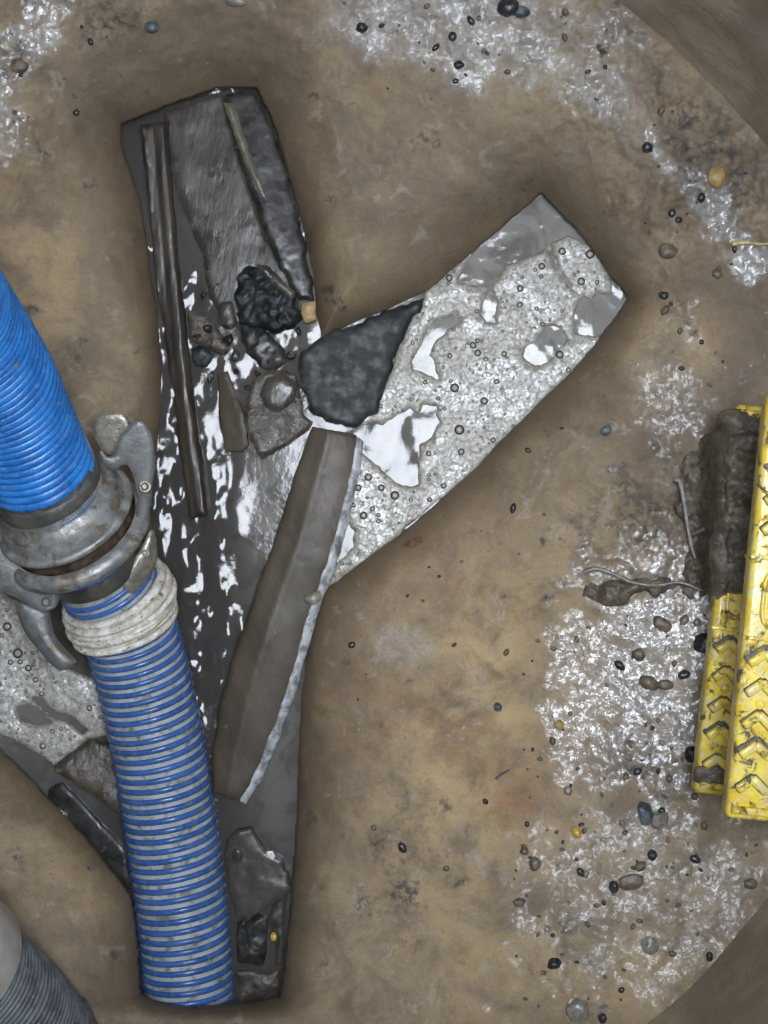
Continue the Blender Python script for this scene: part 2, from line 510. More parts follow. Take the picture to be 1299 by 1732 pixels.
M['zinc_dark'] = simple('weathered_steel', (.12, .125, .125), (.20, .205, .20), 40, .34, .9, 7, metal=.3, c3=(.13, .105, .07), r2=.5, c3t=(.52, .68), c3wl=30)
M['rusty'] = simple('rusty_groove', (.045, .030, .020), (.12, .085, .06), 16, .35, 1.2, 6, metal=.2)
M['brass'] = simple('dull_bolt', (.16, .15, .12), (.28, .26, .21), 12, .3, .6, 4, metal=.4)
M['rope'] = simple('dirty_rope', (.50, .46, .38), (.78, .75, .68), 16, .65, 2.2, 5, c3=(.13, .10, .07), c3t=(.57, .66), c3wl=9, spec=.2)
M['grey_hose'] = simple('grey_corrugated', (.08, .09, .10), (.17, .18, .19), 30, .28, 1.0, 6, c3=(.28, .28, .27), r2=.5, c3t=(.6, .72), c3wl=12)
M['cream'] = simple('cream_plastic', (.52, .50, .43), (.66, .64, .57), 30, .35, .6, 6)
M['stone_dark'] = simple('black_stone', (.012, .013, .015), (.045, .046, .048), 7, .12, .8, 4, r2=.3)
M['stone_blue'] = simple('blue_grey_stone', (.035, .048, .058), (.13, .15, .16), 22, .2, 1.2, 6, r2=.4)
M['stone_brown'] = simple('brown_stone', (.085, .066, .044), (.17, .135, .09), 10, .38, .8, 4, r2=.4)
M['stone_clear'] = simple('grey_pebble', (.15, .135, .11), (.25, .23, .19), 12, .14, .6, 4, r2=.3)
M['shell'] = simple('yellow_brown_shell', (.38, .24, .04), (.62, .43, .09), 7, .12, .4, 3)
M['root'] = simple('pale_root', (.20, .19, .16), (.30, .29, .26), 12, .4, 1, 5)
M['straw'] = simple('yellow_straw', (.38, .29, .12), (.6, .48, .22), 8, .3, .6, 4)

# ---------------------------------------------------------------- the channel outline and the benching
WZ = -70.0
CH = [(203, 208), (262, 188), (330, 160), (372, 148), (432, 150), (455, 195), (478, 255), (497, 330), (515, 400), (530, 470),
      (533, 530), (545, 572), (620, 538), (718, 496), (800, 425), (915, 328), (985, 400), (1062, 505), (1000, 592), (900, 690),
      (800, 792), (700, 880), (600, 958), (545, 998), (520, 1080), (508, 1200), (503, 1330), (498, 1450), (490, 1560),
      (480, 1640), (472, 1684), (430, 1694), (330, 1702), (262, 1694), (236, 1680), (232, 1600), (222, 1512), (160, 1432), (80, 1347), (0, 1264), (-80, 1180),
      (-330, 930), (-330, 560), (-100, 760), (40, 880), (180, 930), (260, 905), (256, 840), (262, 780), (272, 700), (276, 620),
      (268, 540), (255, 440), (240, 350), (222, 290), (205, 250)]

def bench_z(x, y, fine=True):
    d = sdf(CH, x, y) + 2.5 * fbm(x, y, 60, 3, 3)
    s = 26 + 34 * gz(x, y, 330, 130, 190) + 20 * gz(x, y, 800, 380, 220) + 14 * gz(x, y, 100, 1450, 200)
    s = s - 12 * gz(x, y, 350, 1725, 190, 60)
    up = 58 * (1 - np.exp(-np.maximum(d, 0) / s)) + 14 * (1 - np.exp(-np.maximum(d, 0) / (s * 3)))
    z = np.where(d > 0, WZ - 3 + up, WZ - 3 + 5 * d)
    z = np.maximum(z, WZ - 85)
    z = z + 20 * gz(x, y, 350, 1712, 200, 26) * (d > 0)
    r = np.hypot(x - 600, y - 850)
    z = z + np.where(d > 0, 1, 0) * .00021 * np.maximum(r - 260, 0) ** 2
    out = sstep(0, 40, d)
    z = z + out * (5 * fbm(x, y, 170, 3, 1) + 2.2 * fbm(x, y, 34, 3, 9))
    rough = rough_map(x, y)
    z = z + out * rough * (7 * fbm(x, y, 46, 4, 12) + 2.5 * fbm(x, y, 14, 3, 14))
    return z

def rough_map(x, y):
    return np.clip(gz(x, y, 1180, 300, 150, 260, -38) + .8 * gz(x, y, 1000, 120, 160) + .5 * gz(x, y, 640, 270, 80, 50) + .7 * gz(x, y, 200, 20, 130, 60)
                   + .8 * gz(x, y, 30, 250, 60, 200) + .8 * gz(x, y, 1120, 880, 130, 130) + .6 * gz(x, y, 1100, 1290, 90, 60), 0, 1)

def build_bench():
    a = np.concatenate([np.arange(-720, -60, 14), np.arange(-60, 1362, 3.0), np.arange(1362, 1640, 14)])
    b = np.concatenate([np.arange(-360, -60, 14), np.arange(-60, 1800, 3.0), np.arange(1800, 2080, 14)])
    X, Y = np.meshgrid(a, b)
    Z = bench_z(X, Y)
    wx, wy, wz = W(X, Y, Z)
    n = fbm(X, Y, 120, 4, 20); n2 = fbm(X, Y, 40, 4, 21)
    d = sdf(CH, X, Y)
    top = sstep(-.1, .5, gz(X, Y, 860, 70, 210, 95, 8) + .75 * gz(X, Y, 700, 30, 160, 70) + .5 * gz(X, Y, 1060, 200, 60, 90, -30) + .3 * n2 * gz(X, Y, 850, 100, 320, 150) - .30)
    top = top * (.55 + .45 * sstep(-.3, .3, fbm(X, Y, 55, 4, 44)))
    tl = sstep(0, .5, gz(X, Y, 60, 60, 90, 50, -40) + .9 * gz(X, Y, 5, 190, 40, 110) + .3 * n2 - .3)
    p3 = sstep(0, .4, gz(X, Y, 1205, 345, 40, 95, -35) + gz(X, Y, 1110, 250, 22, 60, -25) + gz(X, Y, 1265, 450, 45, 40) + .4 * n2 - .42)
    right = 1.1 * sstep(.08, .55, gz(X, Y, 1085, 1165, 150, 165) + .35 * gz(X, Y, 1140, 960, 120, 90) + .22 * n2 + .12 * n - .05)
    right = np.maximum(right, .27 * sstep(.1, .7, gz(X, Y, 1030, 1440, 180, 130) + gz(X, Y, 980, 1580, 130, 110) + .35 * n2 + .2 * n - .1))
    right = np.maximum(right, .34 * sstep(.1, .8, gz(X, Y, 1170, 1560, 160, 160) + .8 * gz(X, Y, 1130, 640, 60, 130) + .6 * gz(X, Y, 760, 1720, 90, 60) + .4 * n2))
    # the glistening part stops along a soft line west of x = 880
    right = right * sstep(800, 960, X + 70 * n2 + 60 * n)
    wet = np.clip(.06 + .92 * right + .42 * top + .7 * tl + .8 * p3 + .12 * gz(X, Y, 620, 280, 90, 60) + .10 * n2 * (1 + 0 * X), 0, 1)
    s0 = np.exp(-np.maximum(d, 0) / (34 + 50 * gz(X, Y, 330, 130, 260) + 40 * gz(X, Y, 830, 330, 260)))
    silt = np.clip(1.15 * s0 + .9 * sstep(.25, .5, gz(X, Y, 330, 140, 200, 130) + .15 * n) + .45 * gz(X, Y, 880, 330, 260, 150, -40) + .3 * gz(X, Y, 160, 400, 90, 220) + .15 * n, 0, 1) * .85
    pale = np.clip(.85 * top + .6 * tl + .85 * p3 + .30 * right + .5 * sstep(.2, .7, gz(X, Y, 690, 1090, 70, 50) + .4 * n2 - .2), 0, 1)
    dark = np.clip(1.0 * sstep(.3, .9, gz(X, Y, 1190, 260, 90, 260, -38) + .35 * n) + .8 * sstep(.2, .7, gz(X, Y, 20, 100, 30, 60) + gz(X, Y, 190, 40, 90, 40) + .5 * n2 - .1)
                   + .9 * sstep(.3, .8, gz(X, Y, 1100, 1290, 80, 50) + .4 * n2 - .1) + .8 * sstep(.2, .6, gz(X, Y, 1140, 890, 130, 120) + .5 * n2 - .1) + .6 * sstep(.3, .6, gz(X, Y, 680, 1510, 30, 22) + .4 * n2)
                   + .4 * sstep(.3, .6, gz(X, Y, 670, 1460, 80, 200) * .7 + .5 * n2), 0, 1)
    cr = np.full(X.shape, 1e9)
    for line in ([(655, 1015), (672, 1050), (688, 1078), (712, 1110), (738, 1132)], [(560, 190), (600, 175), (640, 200)], [(760, 1420), (800, 1400), (850, 1412)], [(905, 700), (930, 740), (925, 790)]):
        for (ax, ay), (bx, by) in zip(line[:-1], line[1:]):
            t = np.clip(((X - ax) * (bx - ax) + (Y - ay) * (by - ay)) / ((bx - ax) ** 2 + (by - ay) ** 2), 0, 1)
            cr = np.minimum(cr, np.hypot(X - ax - t * (bx - ax) + 3 * n2, Y - ay - t * (by - ay) + 4 * n2))
    dark = np.maximum(dark, .75 * (1 - sstep(1.0, 3.5, cr)) * sstep(-.3, .1, n2))
    ochre = np.clip(1.1 * gz(X, Y, 800, 1250, 170, 330, 8) + .6 * gz(X, Y, 90, 430, 110, 130) + .7 * gz(X, Y, 1000, 1650, 300, 120) + .5 * gz(X, Y, 90, 1480, 110, 110) + .5 * gz(X, Y, 1120, 580, 110, 60) + .4 * gz(X, Y, 560, 430, 60, 90) + .3 * gz(X, Y, 760, 200, 120, 50), 0, 1)
    rust = np.clip(.6 * gz(X, Y, 870, 1355, 50, 45) + .35 * sstep(.25, .7, n2 + n) * gz(X, Y, 800, 1180, 200, 260) + .4 * sstep(.5, .8, n2) * gz(X, Y, 1150, 480, 150, 100), 0, 1)
    keep_v = np.hypot(wx + 189.5, wy + 14) < 1060
    H, Wd = X.shape
    I = np.arange(H * Wd).reshape(H, Wd)
    kq = keep_v[:-1, :-1] & keep_v[1:, 1:]
    q = np.stack([I[1:, :-1][kq], I[1:, 1:][kq], I[:-1, 1:][kq], I[:-1, :-1][kq]], 1)
    used = np.unique(q); rm = np.full(H * Wd, -1); rm[used] = np.arange(len(used))
    f = lambda A: A.ravel()[used]
    vs = np.stack([f(wx), f(wy), f(wz)], 1)
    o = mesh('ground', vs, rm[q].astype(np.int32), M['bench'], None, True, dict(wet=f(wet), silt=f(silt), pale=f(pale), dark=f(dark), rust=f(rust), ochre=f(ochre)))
    prop(o, 'brown concrete benching with a Y shaped channel cut into it', 'ground', kind='structure')
build_bench()

def build_shaft():
    R = 1019.0; cx, cy = -189.5, -14.0
    root = empty('chamber_wall', (cx, cy, 60), 'round brown concrete wall ring enclosing the whole chamber', 'wall')
    seg = 360; zs = np.concatenate([np.arange(-60, 420, 12.), np.linspace(430, OPZ, 60)])
    th = np.linspace(0, 2 * np.pi, seg, endpoint=False)
    Z, T = np.meshgrid(zs, th, indexing='ij')
    r = R + 5 * fbm(T * 600, Z, 160, 4, 3)
    P = np.stack([cx + r * np.cos(T), cy + r * np.sin(T), Z], -1).reshape(-1, 3)
    mesh('wall_ring', P, grid_faces(len(zs), seg)[:, ::-1].copy(), M['wall'], root)
    # unseen cover slab, added to narrow the light through its round opening
    def ring(r0, c0, z): return [(c0[0] + r0 * math.cos(t), c0[1] + r0 * math.sin(t), z) for t in th]
    V = ring(R + 120, (cx, cy), OPZ) + ring(OPR, (OPX, OPY), OPZ) + ring(OPR, (OPX, OPY), OPZ + 260) + ring(R + 120, (cx, cy), OPZ + 260)
    mesh('unseen_cover_slab', np.array(V), grid_faces(4, seg, wrap_u=True), M['wall'], root, True, None, 40)
build_shaft()

def build_water():
    a = np.arange(-360, 1075, 2.6); b = np.arange(135, 1700, 2.6)
    X, Y = np.meshgrid(a, b)
    D = sdf(CH, X, Y)
    tu = np.clip(gz(X, Y, 300, 760, 60, 220, -4) + gz(X, Y, 355, 1000, 75, 190, -4) * 1.1 + gz(X, Y, 330, 500, 40, 150) + .9 * gz(X, Y, 500, 575, 50, 30)
                 + .5 * gz(X, Y, 420, 640, 60, 60) + .25 * gz(X, Y, 440, 1600, 40, 70) + .9 * gz(X, Y, 345, 1150, 35, 70), 0, 1)
    tu = tu * (1 - .9 * gz(X, Y, 460, 860, 48, 120, 10))
    Z = WZ + .5 * fbm(X, Y, 120, 2, 1) + tu * (6.0 * fbm(X, Y * .42 + .12 * X, 46, 2, 2) + 1.5 * fbm(X, Y * .7, 22, 2, 5))
    Z += 1.3 * fbm(X, Y, 42, 2, 8) * gz(X, Y, 680, 760, 130) + 2.4 * fbm(X, Y, 50, 3, 18) * gz(X, Y, 930, 480, 160)
    # the film swells against what sticks out of it and along the banks
    Z += 3.2 * np.exp(np.minimum(D, 0) / 6) * sstep(-.1, .5, fbm(X, Y, 90, 3, 61))
    milk_sheen = np.clip(.05 + .9 * gz(X, Y, 880, 520, 330, 330) + .42 * gz(X, Y, 470, 1250, 60, 260) + .5 * gz(X, Y, 460, 880, 50, 160) + .5 * gz(X, Y, 10, 1200, 150, 170)  # milky tone; in the main channel its grey also paints a dim reflection
                   + .2 * gz(X, Y, 370, 330, 70, 120), 0, 1)
    kv = D < 12
    H, Wd = X.shape
    I = np.arange(H * Wd).reshape(H, Wd)
    kq = kv[:-1, :-1] & kv[1:, 1:] & kv[1:, :-1] & kv[:-1, 1:]
    q = np.stack([I[1:, :-1][kq], I[1:, 1:][kq], I[:-1, 1:][kq], I[:-1, :-1][kq]], 1)
    used = np.unique(q); rm = np.full(H * Wd, -1); rm[used] = np.arange(len(used))
    wx, wy, wz = W(X, Y, Z); f = lambda A: A.ravel()[used]
    o = mesh('water', np.stack([f(wx), f(wy), f(wz)], 1), rm[q].astype(np.int32), M['water'], None, True, dict(milk_sheen=f(milk_sheen)))
    prop(o, 'dark murky water standing in the channel with rippled glints', 'water', kind='structure')
build_water()

# ---------------------------------------------------------------- foam rafts with their bubbles
HA = [(592, 722), (650, 716), (680, 700), (695, 690), (708, 700), (715, 683), (738, 688), (742, 712), (728, 740), (712, 752), (705, 790),
      (707, 818), (695, 826), (668, 815), (645, 795), (625, 775), (608, 760), (600, 740)]
HB = [(738, 543), (770, 534), (777, 542), (755, 562), (735, 580), (727, 600), (738, 620), (741, 643), (722, 632), (700, 625), (697, 612), (708, 592), (718, 565)]
HC = [(925, 550), (945, 556), (962, 572), (945, 590), (928, 612), (905, 620), (888, 606), (886, 590), (905, 578)]
HD = [(828, 485), (838, 510), (838, 545), (824, 545), (812, 530), (818, 512)]
HE = [(905, 315), (1000, 390), (1080, 505), (1030, 570), (970, 566), (972, 530), (985, 500), (960, 480), (940, 455), (925, 420), (880, 440),
      (855, 450), (832, 485), (800, 482), (778, 476), (790, 440), (830, 395)]
HF = [(930, 410), (960, 398), (1000, 415), (1020, 440), (1034, 475), (1036, 500), (1012, 495), (1000, 507), (975, 497), (958, 475), (942, 450)]
HG = [(582, 880), (600, 898), (598, 925), (580, 945), (556, 962), (560, 925)]
F1 = [(722, 492), (800, 421), (915, 324), (985, 397), (1066, 505), (1003, 595), (903, 694), (803, 796), (703, 884), (603, 961), (540, 1002),
      (556, 950), (590, 850), (606, 745), (592, 715), (630, 690), (655, 640), (672, 590), (690, 550)]

def foam_shape(d, x, y):
    h = np.minimum.reduce([sdf(q, x, y) for q in (HA, HB, HC, HD, HG)])
    he = np.maximum(sdf(HE, x, y), -sdf(HF, x, y))
    h = np.minimum(h, he) + 2.2 * fbm(x, y, 15, 3, 30)
    return np.maximum(d, -h)

FL = [(-20, 990), (60, 1030), (110, 1130), (165, 1150), (200, 1240), (150, 1250), (92, 1294), (45, 1264), (0, 1243), (-60, 1190), (-200, 1040), (-240, 880), (-90, 900)]
FLH = [(28, 1198), (50, 1190), (78, 1205), (85, 1222), (60, 1228), (35, 1218)]
FLG = [(48, 1178), (70, 1180), (92, 1203), (120, 1210), (150, 1235), (140, 1240), (112, 1222), (85, 1213), (62, 1192)]
def foam_shape_l(d, x, y):
    h = np.minimum(sdf(FLH, x, y), sdf(FLG, x, y)) + 2.2 * fbm(x, y, 15, 3, 31)
    return np.maximum(d, -h)

def build_foam(poly, shp, nb, seed, label, big):
    zf = lambda x, y: WZ + 5.0 + 1.6 * fbm(x, y, 40, 3, seed) + .6 * fbm(x, y, 9, 2, seed)
    o = patch('foam', poly, zf, 6, M['foam'], None, step=2.6, rough=1.2, wl=12, round_r=3.5, round_h=4, seed=seed, shape=shp,
              attrs=dict(edge=lambda x, y, d: np.exp(np.minimum(d, 0) / 7)), angle=80)
    prop(o, label, 'foam', kind='stuff')
    r = random.Random(seed)
    xs = [p[0] for p in poly]; ys = [p[1] for p in poly]
    V = []; Fc = []; RM = []
    placed = []
    def dome(x, y, rad):
        b = len(V); seg, rn = 14, 6
        for i in range(rn):
            a = i / rn * math.pi * .55
            for j in range(seg):
                t = 2 * math.pi * j / seg
                rr = rad * math.cos(a)
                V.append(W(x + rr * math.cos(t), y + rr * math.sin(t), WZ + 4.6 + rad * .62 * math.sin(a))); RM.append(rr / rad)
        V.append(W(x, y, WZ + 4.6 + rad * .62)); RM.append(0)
        for i in range(rn - 1):
            for j in range(seg):
                Fc.append((b + i * seg + j, b + (i + 1) * seg + j, b + (i + 1) * seg + (j + 1) % seg, b + i * seg + (j + 1) % seg))
        for j in range(seg): Fc.append((b + (rn - 1) * seg + j, b + rn * seg, b + (rn - 1) * seg + (j + 1) % seg))
    cand = [(x, y, q) for x, y, q in big]
    k = 0
    while len(cand) < nb * 2 and k < nb * 12:
        k += 1
        x = r.uniform(min(xs), max(xs)); y = r.uniform(min(ys), max(ys))
        cand.append((x, y, min(7, 2.0 + r.expovariate(1 / 1.0))))
    for x, y, q in cand:
        d = shp(sdf(poly, np.array([x]), np.array([y])), np.array([x]), np.array([y]))[0]
        if d > -q - 1 or any((x - a) ** 2 + (y - b) ** 2 < (q + c) ** 2 for a, b, c in placed): continue
        placed.append((x, y, q)); dome(x, y, q)
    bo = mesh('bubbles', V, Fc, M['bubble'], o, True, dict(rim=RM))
    bo['kind'] = 'stuff'
build_foam(F1, foam_shape, 420, 3, 'bubbly pale grey foam with open patches floating in the upper right branch channel',
           [(769, 656, 8), (819, 678, 7), (777, 727, 9), (780, 764, 6), (800, 584, 6), (808, 597, 6), (951, 425, 7), (983, 476, 7), (998, 430, 8),
            (880, 488, 6), (712, 562, 7), (668, 838, 8), (615, 872, 7), (645, 825, 6), (760, 470, 6), (730, 485, 7), (623, 807, 7), (606, 825, 6)])
build_foam(FL, foam_shape_l, 260, 9, 'dirty pale foam floating in the left branch channel beneath the hose coupling',
           [(30, 1105, 9), (12, 1060, 8), (48, 1130, 6), (60, 1150, 5), (72, 1262, 6), (18, 1120, 5)])

# ---------------------------------------------------------------- debris in the channel
def flat(z, a=0, wl=60, seed=1, slope=(0, 0), c=(0, 0)):
    return lambda x, y: z + a * fbm(x, y, wl, 4, seed) + slope[0] * (x - c[0]) + slope[1] * (y - c[1])

def shard(name, poly, z, thick, mat, label, cat, seed=1, amp=2, wl=40, slope=(0, 0), rough=2.0, group=None, parent=None, rr=4, rh=4, step=3):
    cx = sum(p[0] for p in poly) / len(poly); cy = sum(p[1] for p in poly) / len(poly)
    o = patch(name, poly, flat(z, amp, wl, seed, slope, (cx, cy)), thick, M[mat], parent, step=step, rough=rough, seed=seed, round_r=rr, round_h=rh)
    if label: prop(o, label, cat, group)
    return o

shard('slate_slab', [(278, 192), (330, 165), (376, 158), (392, 215), (418, 300), (446, 390), (478, 440), (500, 490), (508, 536), (470, 556), (440, 548),
      (415, 566), (385, 545), (352, 500), (342, 436), (322, 380), (303, 335), (290, 290), (282, 240)], -57, 14, 'slate',
      'large grey slate slab with a ragged lower end at the top of the channel', 'slab', 3, 1.5, 110, (0, -.012), 3)
shard('slate_strip', [(378, 158), (432, 153), (455, 200), (478, 260), (498, 340), (517, 420), (529, 480), (531, 508), (505, 505), (482, 470), (452, 400),
      (427, 330), (402, 262), (388, 205)], -44, 14, 'slate_dark', 'long black slate strip along the right bank of the upper channel', 'slab', 5, 1.2, 60, (-.08, 0), 3)
shard('olive_strip', [(376, 172), (396, 174), (412, 228), (430, 275), (455, 345), (441, 330), (418, 285), (400, 240)], -36, 5, 'olive',
      'thin olive strip of slate lying on the black slate strip', 'slate', 6, 1, 30, (0, 0), 1.5, step=2.5)
def plank_z(x, y):
    c = np.interp(y, [200, 400, 600, 875], [262, 280, 297, 335])
    q = (x - c)
    return -46 + 3 * np.sin(q / 5.5) + .5 * np.sin(q / 1.9 + 1) + 1.5 * fbm(x * 1.0, y * .15, 14, 3, 4) - .004 * (y - 500)
o = patch('timber_plank', [(238, 212), (285, 203), (289, 300), (298, 400), (306, 480), (319, 600), (331, 700), (345, 800), (351, 872), (322, 878), (307, 780),
      (293, 660), (278, 560), (263, 450), (250, 330)], plank_z, 18, M['timber'], None, step=2.4, rough=1.5, seed=2, round_r=5, round_h=7)
prop(o, 'long narrow grooved dark timber plank slanting down the left side of the channel', 'plank')
shard('black_lump', [(400, 470), (420, 448), (440, 452), (480, 480), (500, 510), (512, 535), (500, 552), (470, 560), (430, 556), (404, 545), (398, 510)], -32, 26, 'teal_dark',
      'crumbly blackish lump lying on the ragged end of the slate slab', 'stone', 8, 9, 26, (0, 0), 5, rr=7, rh=10)
shard('slate_fragment', [(432, 446), (455, 452), (500, 495), (494, 506), (470, 490), (440, 462)], -22, 8, 'slate', 'narrow grey splinter lying across the top of the blackish lump', 'slate', 9, 2, 20, rough=1.5)
shard('slate_fragment', [(372, 512), (392, 508), (398, 530), (400, 548), (384, 555), (370, 540)], -42, 10, 'slate', 'small pale grey slate flake left of the blackish lump', 'slate', 10, 2, 20, rough=1.5)
shard('slate_fragment', [(318, 530), (345, 528), (372, 560), (392, 590), (380, 602), (350, 588), (322, 575)], -54, 12, 'brick', 'brownish shard pressed against the right edge of the timber plank', 'slate', 11, 3, 30)
shard('slate_fragment', [(322, 588), (345, 585), (362, 600), (350, 622), (328, 620)], -58, 12, 'teal_dark', 'small dark wet shard beside the middle of the timber plank', 'slate', 12, 3, 20)
shard('slate_fragment', [(414, 570), (452, 558), (480, 592), (486, 612), (462, 628), (440, 618), (418, 598)], -56, 12, 'slate_dark', 'dark shard with a curved edge just below the blackish lump', 'slate', 13, 3, 30)
shard('slate_fragment', [(408, 540), (434, 548), (436, 585), (420, 590), (410, 575)], -46, 9, 'slate_dark', 'upright dark sliver hanging below the slate slab', 'slate', 23, 2, 20)
shard('slate_shard', [(369, 632), (384, 628), (396, 660), (412, 700), (421, 752), (410, 764), (380, 762), (374, 720), (370, 680)], -46, 20, 'clay',
      'long upright grey brown shard standing between plank and broken tile', 'slate', 14, 2, 40, (.25, 0), 1.2)
shard('broken_tile', [(428, 640), (460, 625), (500, 630), (508, 660), (512, 700), (530, 712), (526, 724), (470, 760), (442, 778), (425, 745), (412, 712), (418, 680)], -44, 20, 'brick',
      'broad broken brown tile in the middle of the channel', 'tile', 15, 4, 50, (-.10, .05), 2)
shard('slate_fragment', [(450, 640), (480, 632), (502, 648), (498, 678), (476, 696), (452, 690), (440, 668)], -28, 10, 'slate', 'rounded grey flake lying on the broken brown tile', 'slate', 16, 1.5, 30, rough=1.2, rr=7, rh=6)
shard('dark_wedge', [(508, 600), (530, 577), (560, 562), (640, 532), (724, 499), (712, 522), (690, 552), (674, 592), (656, 640), (636, 698), (600, 722), (560, 714), (525, 694), (508, 652)],
      -52, 26, 'teal_dark', 'broad blackish wedge of slate where the two channels join', 'slate', 17, 1.5, 50, (-.10, 0), 4, rr=7, rh=4)
shard('tan_chip', [(510, 512), (534, 509), (534, 540), (516, 546), (509, 530)], -36, 8, 'tan', 'small tan orange chip under the end of the black slate strip', 'chip', 18, 1, 20, rough=1.2)

# crumbs of slate jammed between the larger pieces
rr = random.Random(21)
crumbs = [(352, 556, 9), (398, 600, 8), (436, 632, 7), (492, 600, 9), (356, 640, 7), (344, 500, 7), (505, 560, 6), (470, 545, 10), (440, 560, 9), (388, 575, 10), (520, 655, 9),
          (528, 690, 8), (400, 628, 6), (418, 655, 5), (512, 716, 7), (336, 568, 8), (454, 612, 6), (490, 520, 8), (520, 480, 7), (368, 480, 5), (352, 452, 5)]
for i, (x, y, q) in enumerate(crumbs):
    o = rock('slate_crumb', x, y, -62 if q < 9 else -50, q * rr.uniform(1, 1.7), q * rr.uniform(.7, 1), q * .8, rr.uniform(0, 180), M[rr.choice(('slate_dark', 'slate_dark', 'slate'))], None, 3, .25, i + 40, 1.0, .3)
    prop(o, 'small dark crumb of slate jammed among the debris in the main channel', 'slate', 'crumbs of slate in the main channel debris')
shard('slate_shard', [(398, 1642), (425, 1640), (448, 1650), (470, 1640), (474, 1672), (440, 1690), (405, 1694)], -66, 10, 'brick', 'brown silty shard at the very foot of the channel beside the blue hose', 'slate', 51, 2, 20, rough=2)
shard('timber_chip', [(452, 1556), (462, 1530), (474, 1510), (486, 1512), (484, 1560), (478, 1630), (466, 1634), (466, 1590)], -60, 10, 'timber', 'thin dark upright chip against the right bank near the amber shell', 'chip', 52, 2, 20, rough=1.5)
shard('slate_flake', [(393, 1440), (402, 1432), (412, 1444), (409, 1456), (396, 1462)], -46, 5, 'slate', 'small crumpled grey flake wedged between hose and flat slate shard', 'slate', 53, 2, 12, rough=1.5, step=2)

# the big curved clay shard
SL = [(528, 721), (600, 734), (613, 746), (606, 800), (588, 880), (563, 960), (533, 1040), (503, 1150), (472, 1240), (440, 1320), (416, 1358),
      (360, 1338), (357, 1290), (372, 1190), (402, 1090), (440, 980), (475, 880), (502, 790)]
def sl_c(x, y):
    l = np.interp(y, [720, 790, 880, 980, 1090, 1180, 1290, 1340], [528, 502, 475, 440, 402, 375, 357, 360])
    r = np.interp(y, [735, 800, 880, 960, 1040, 1150, 1240, 1320, 1358], [606, 604, 586, 562, 532, 502, 472, 440, 416])
    return (x - l) / np.maximum(r - l, 5) * 2 - 1
def sl_z(x, y):
    c = sl_c(x, y)
    return -24 - 8 * c * c + 2.5 * np.exp(-((c + .25) / .2) ** 2) + 1.2 * fbm(x, y, 60, 4, 3) - 14 * sstep(1050, 1360, y)
root = empty('clay_shard', W(490, 1040, -70), 'long curved grey brown clay shard with a scraped pale right edge', 'shard')
patch('curved_body', SL, sl_z, 26, M['clay'], root, step=3, rough=1.2, seed=4, round_r=4, round_h=4)
edge = [(603, 735), (614, 746), (608, 800), (590, 880), (566, 960), (536, 1040), (506, 1150), (475, 1240), (443, 1322), (417, 1360), (407, 1354), (431, 1307),
        (458, 1240), (490, 1147), (520, 1038), (550, 957), (574, 880), (592, 800), (598, 760)]
patch('scraped_edge', edge, lambda x, y: sl_z(x, y) + 2.2 - 3 * np.maximum(sl_c(x, y) - .8, 0), 10, M['clay_edge'], root, step=2.4, rough=2.0, wl=24, seed=6, round_r=4, round_h=3)
rock('small_pebble', 530, 1011, -26, 15, 11, 9, 20, M['stone_clear'], seed=4, sink=.2).update_tag()
prop(bpy.data.objects['small_pebble'], 'rounded grey pebble sitting on the scraped edge of the clay shard', 'pebble')

shard('slate_shard', [(400, 1402), (425, 1400), (450, 1440), (476, 1455), (486, 1475), (494, 1500), (488, 1512), (455, 1532), (420, 1558), (404, 1548), (392, 1520), (380, 1450), (385, 1420)],
      -50, 14, 'slate', 'flat grey slate shard at the foot of the channel carrying a white chip', 'slate', 19, 2, 60, (.02, 0), 1.6, step=2.5)
shard('white_chip', [(450, 1441), (461, 1439), (466, 1448), (461, 1455), (453, 1450)], -42, 5, 'white', 'tiny bright white chip on the flat slate shard', 'chip', 20, .5, 10, rough=.6, step=1.5, rr=1.5, rh=1)
shard('slate_shard', [(400, 1560), (440, 1545), (452, 1550), (452, 1600), (445, 1634), (420, 1630), (400, 1628)], -60, 12, 'slate_dark', 'dark speckled slate piece below the flat grey shard next to the blue hose', 'slate', 21, 3, 16, rough=1.5)
rock('amber_shell', 463, 1584, -58, 6, 8, 5, 10, M['shell'], seed=9)
prop(bpy.data.objects['amber_shell'], 'tiny amber shell by the right bank near the foot of the blue hose', 'shell')
shard('broken_brick', [(152, 1250), (190, 1262), (215, 1300), (225, 1390), (200, 1372), (150, 1340), (95, 1306), (92, 1296)], -46, 22, 'brick',
      'broken brown shard in the left branch beside the foam', 'brick', 22, 3, 50, (0, .05), 1.5)
shard('plastic_strip', [(82, 1335), (105, 1322), (130, 1345), (175, 1395), (215, 1440), (226, 1500), (214, 1508), (170, 1455), (120, 1400), (80, 1365)], -62, 6, 'slate_dark',
      'wet dark strip lying in the left branch along the bank', 'strip', 24, 1.2, 60, (.04, -.03), 1.5)
shard('slate_fragment', [(78, 1368), (88, 1362), (112, 1375), (118, 1395), (100, 1392)], -48, 8, 'stone_clear', 'pale crumpled flake at the end of the wet dark strip', 'slate', 26, 3, 12, rough=2, step=2)

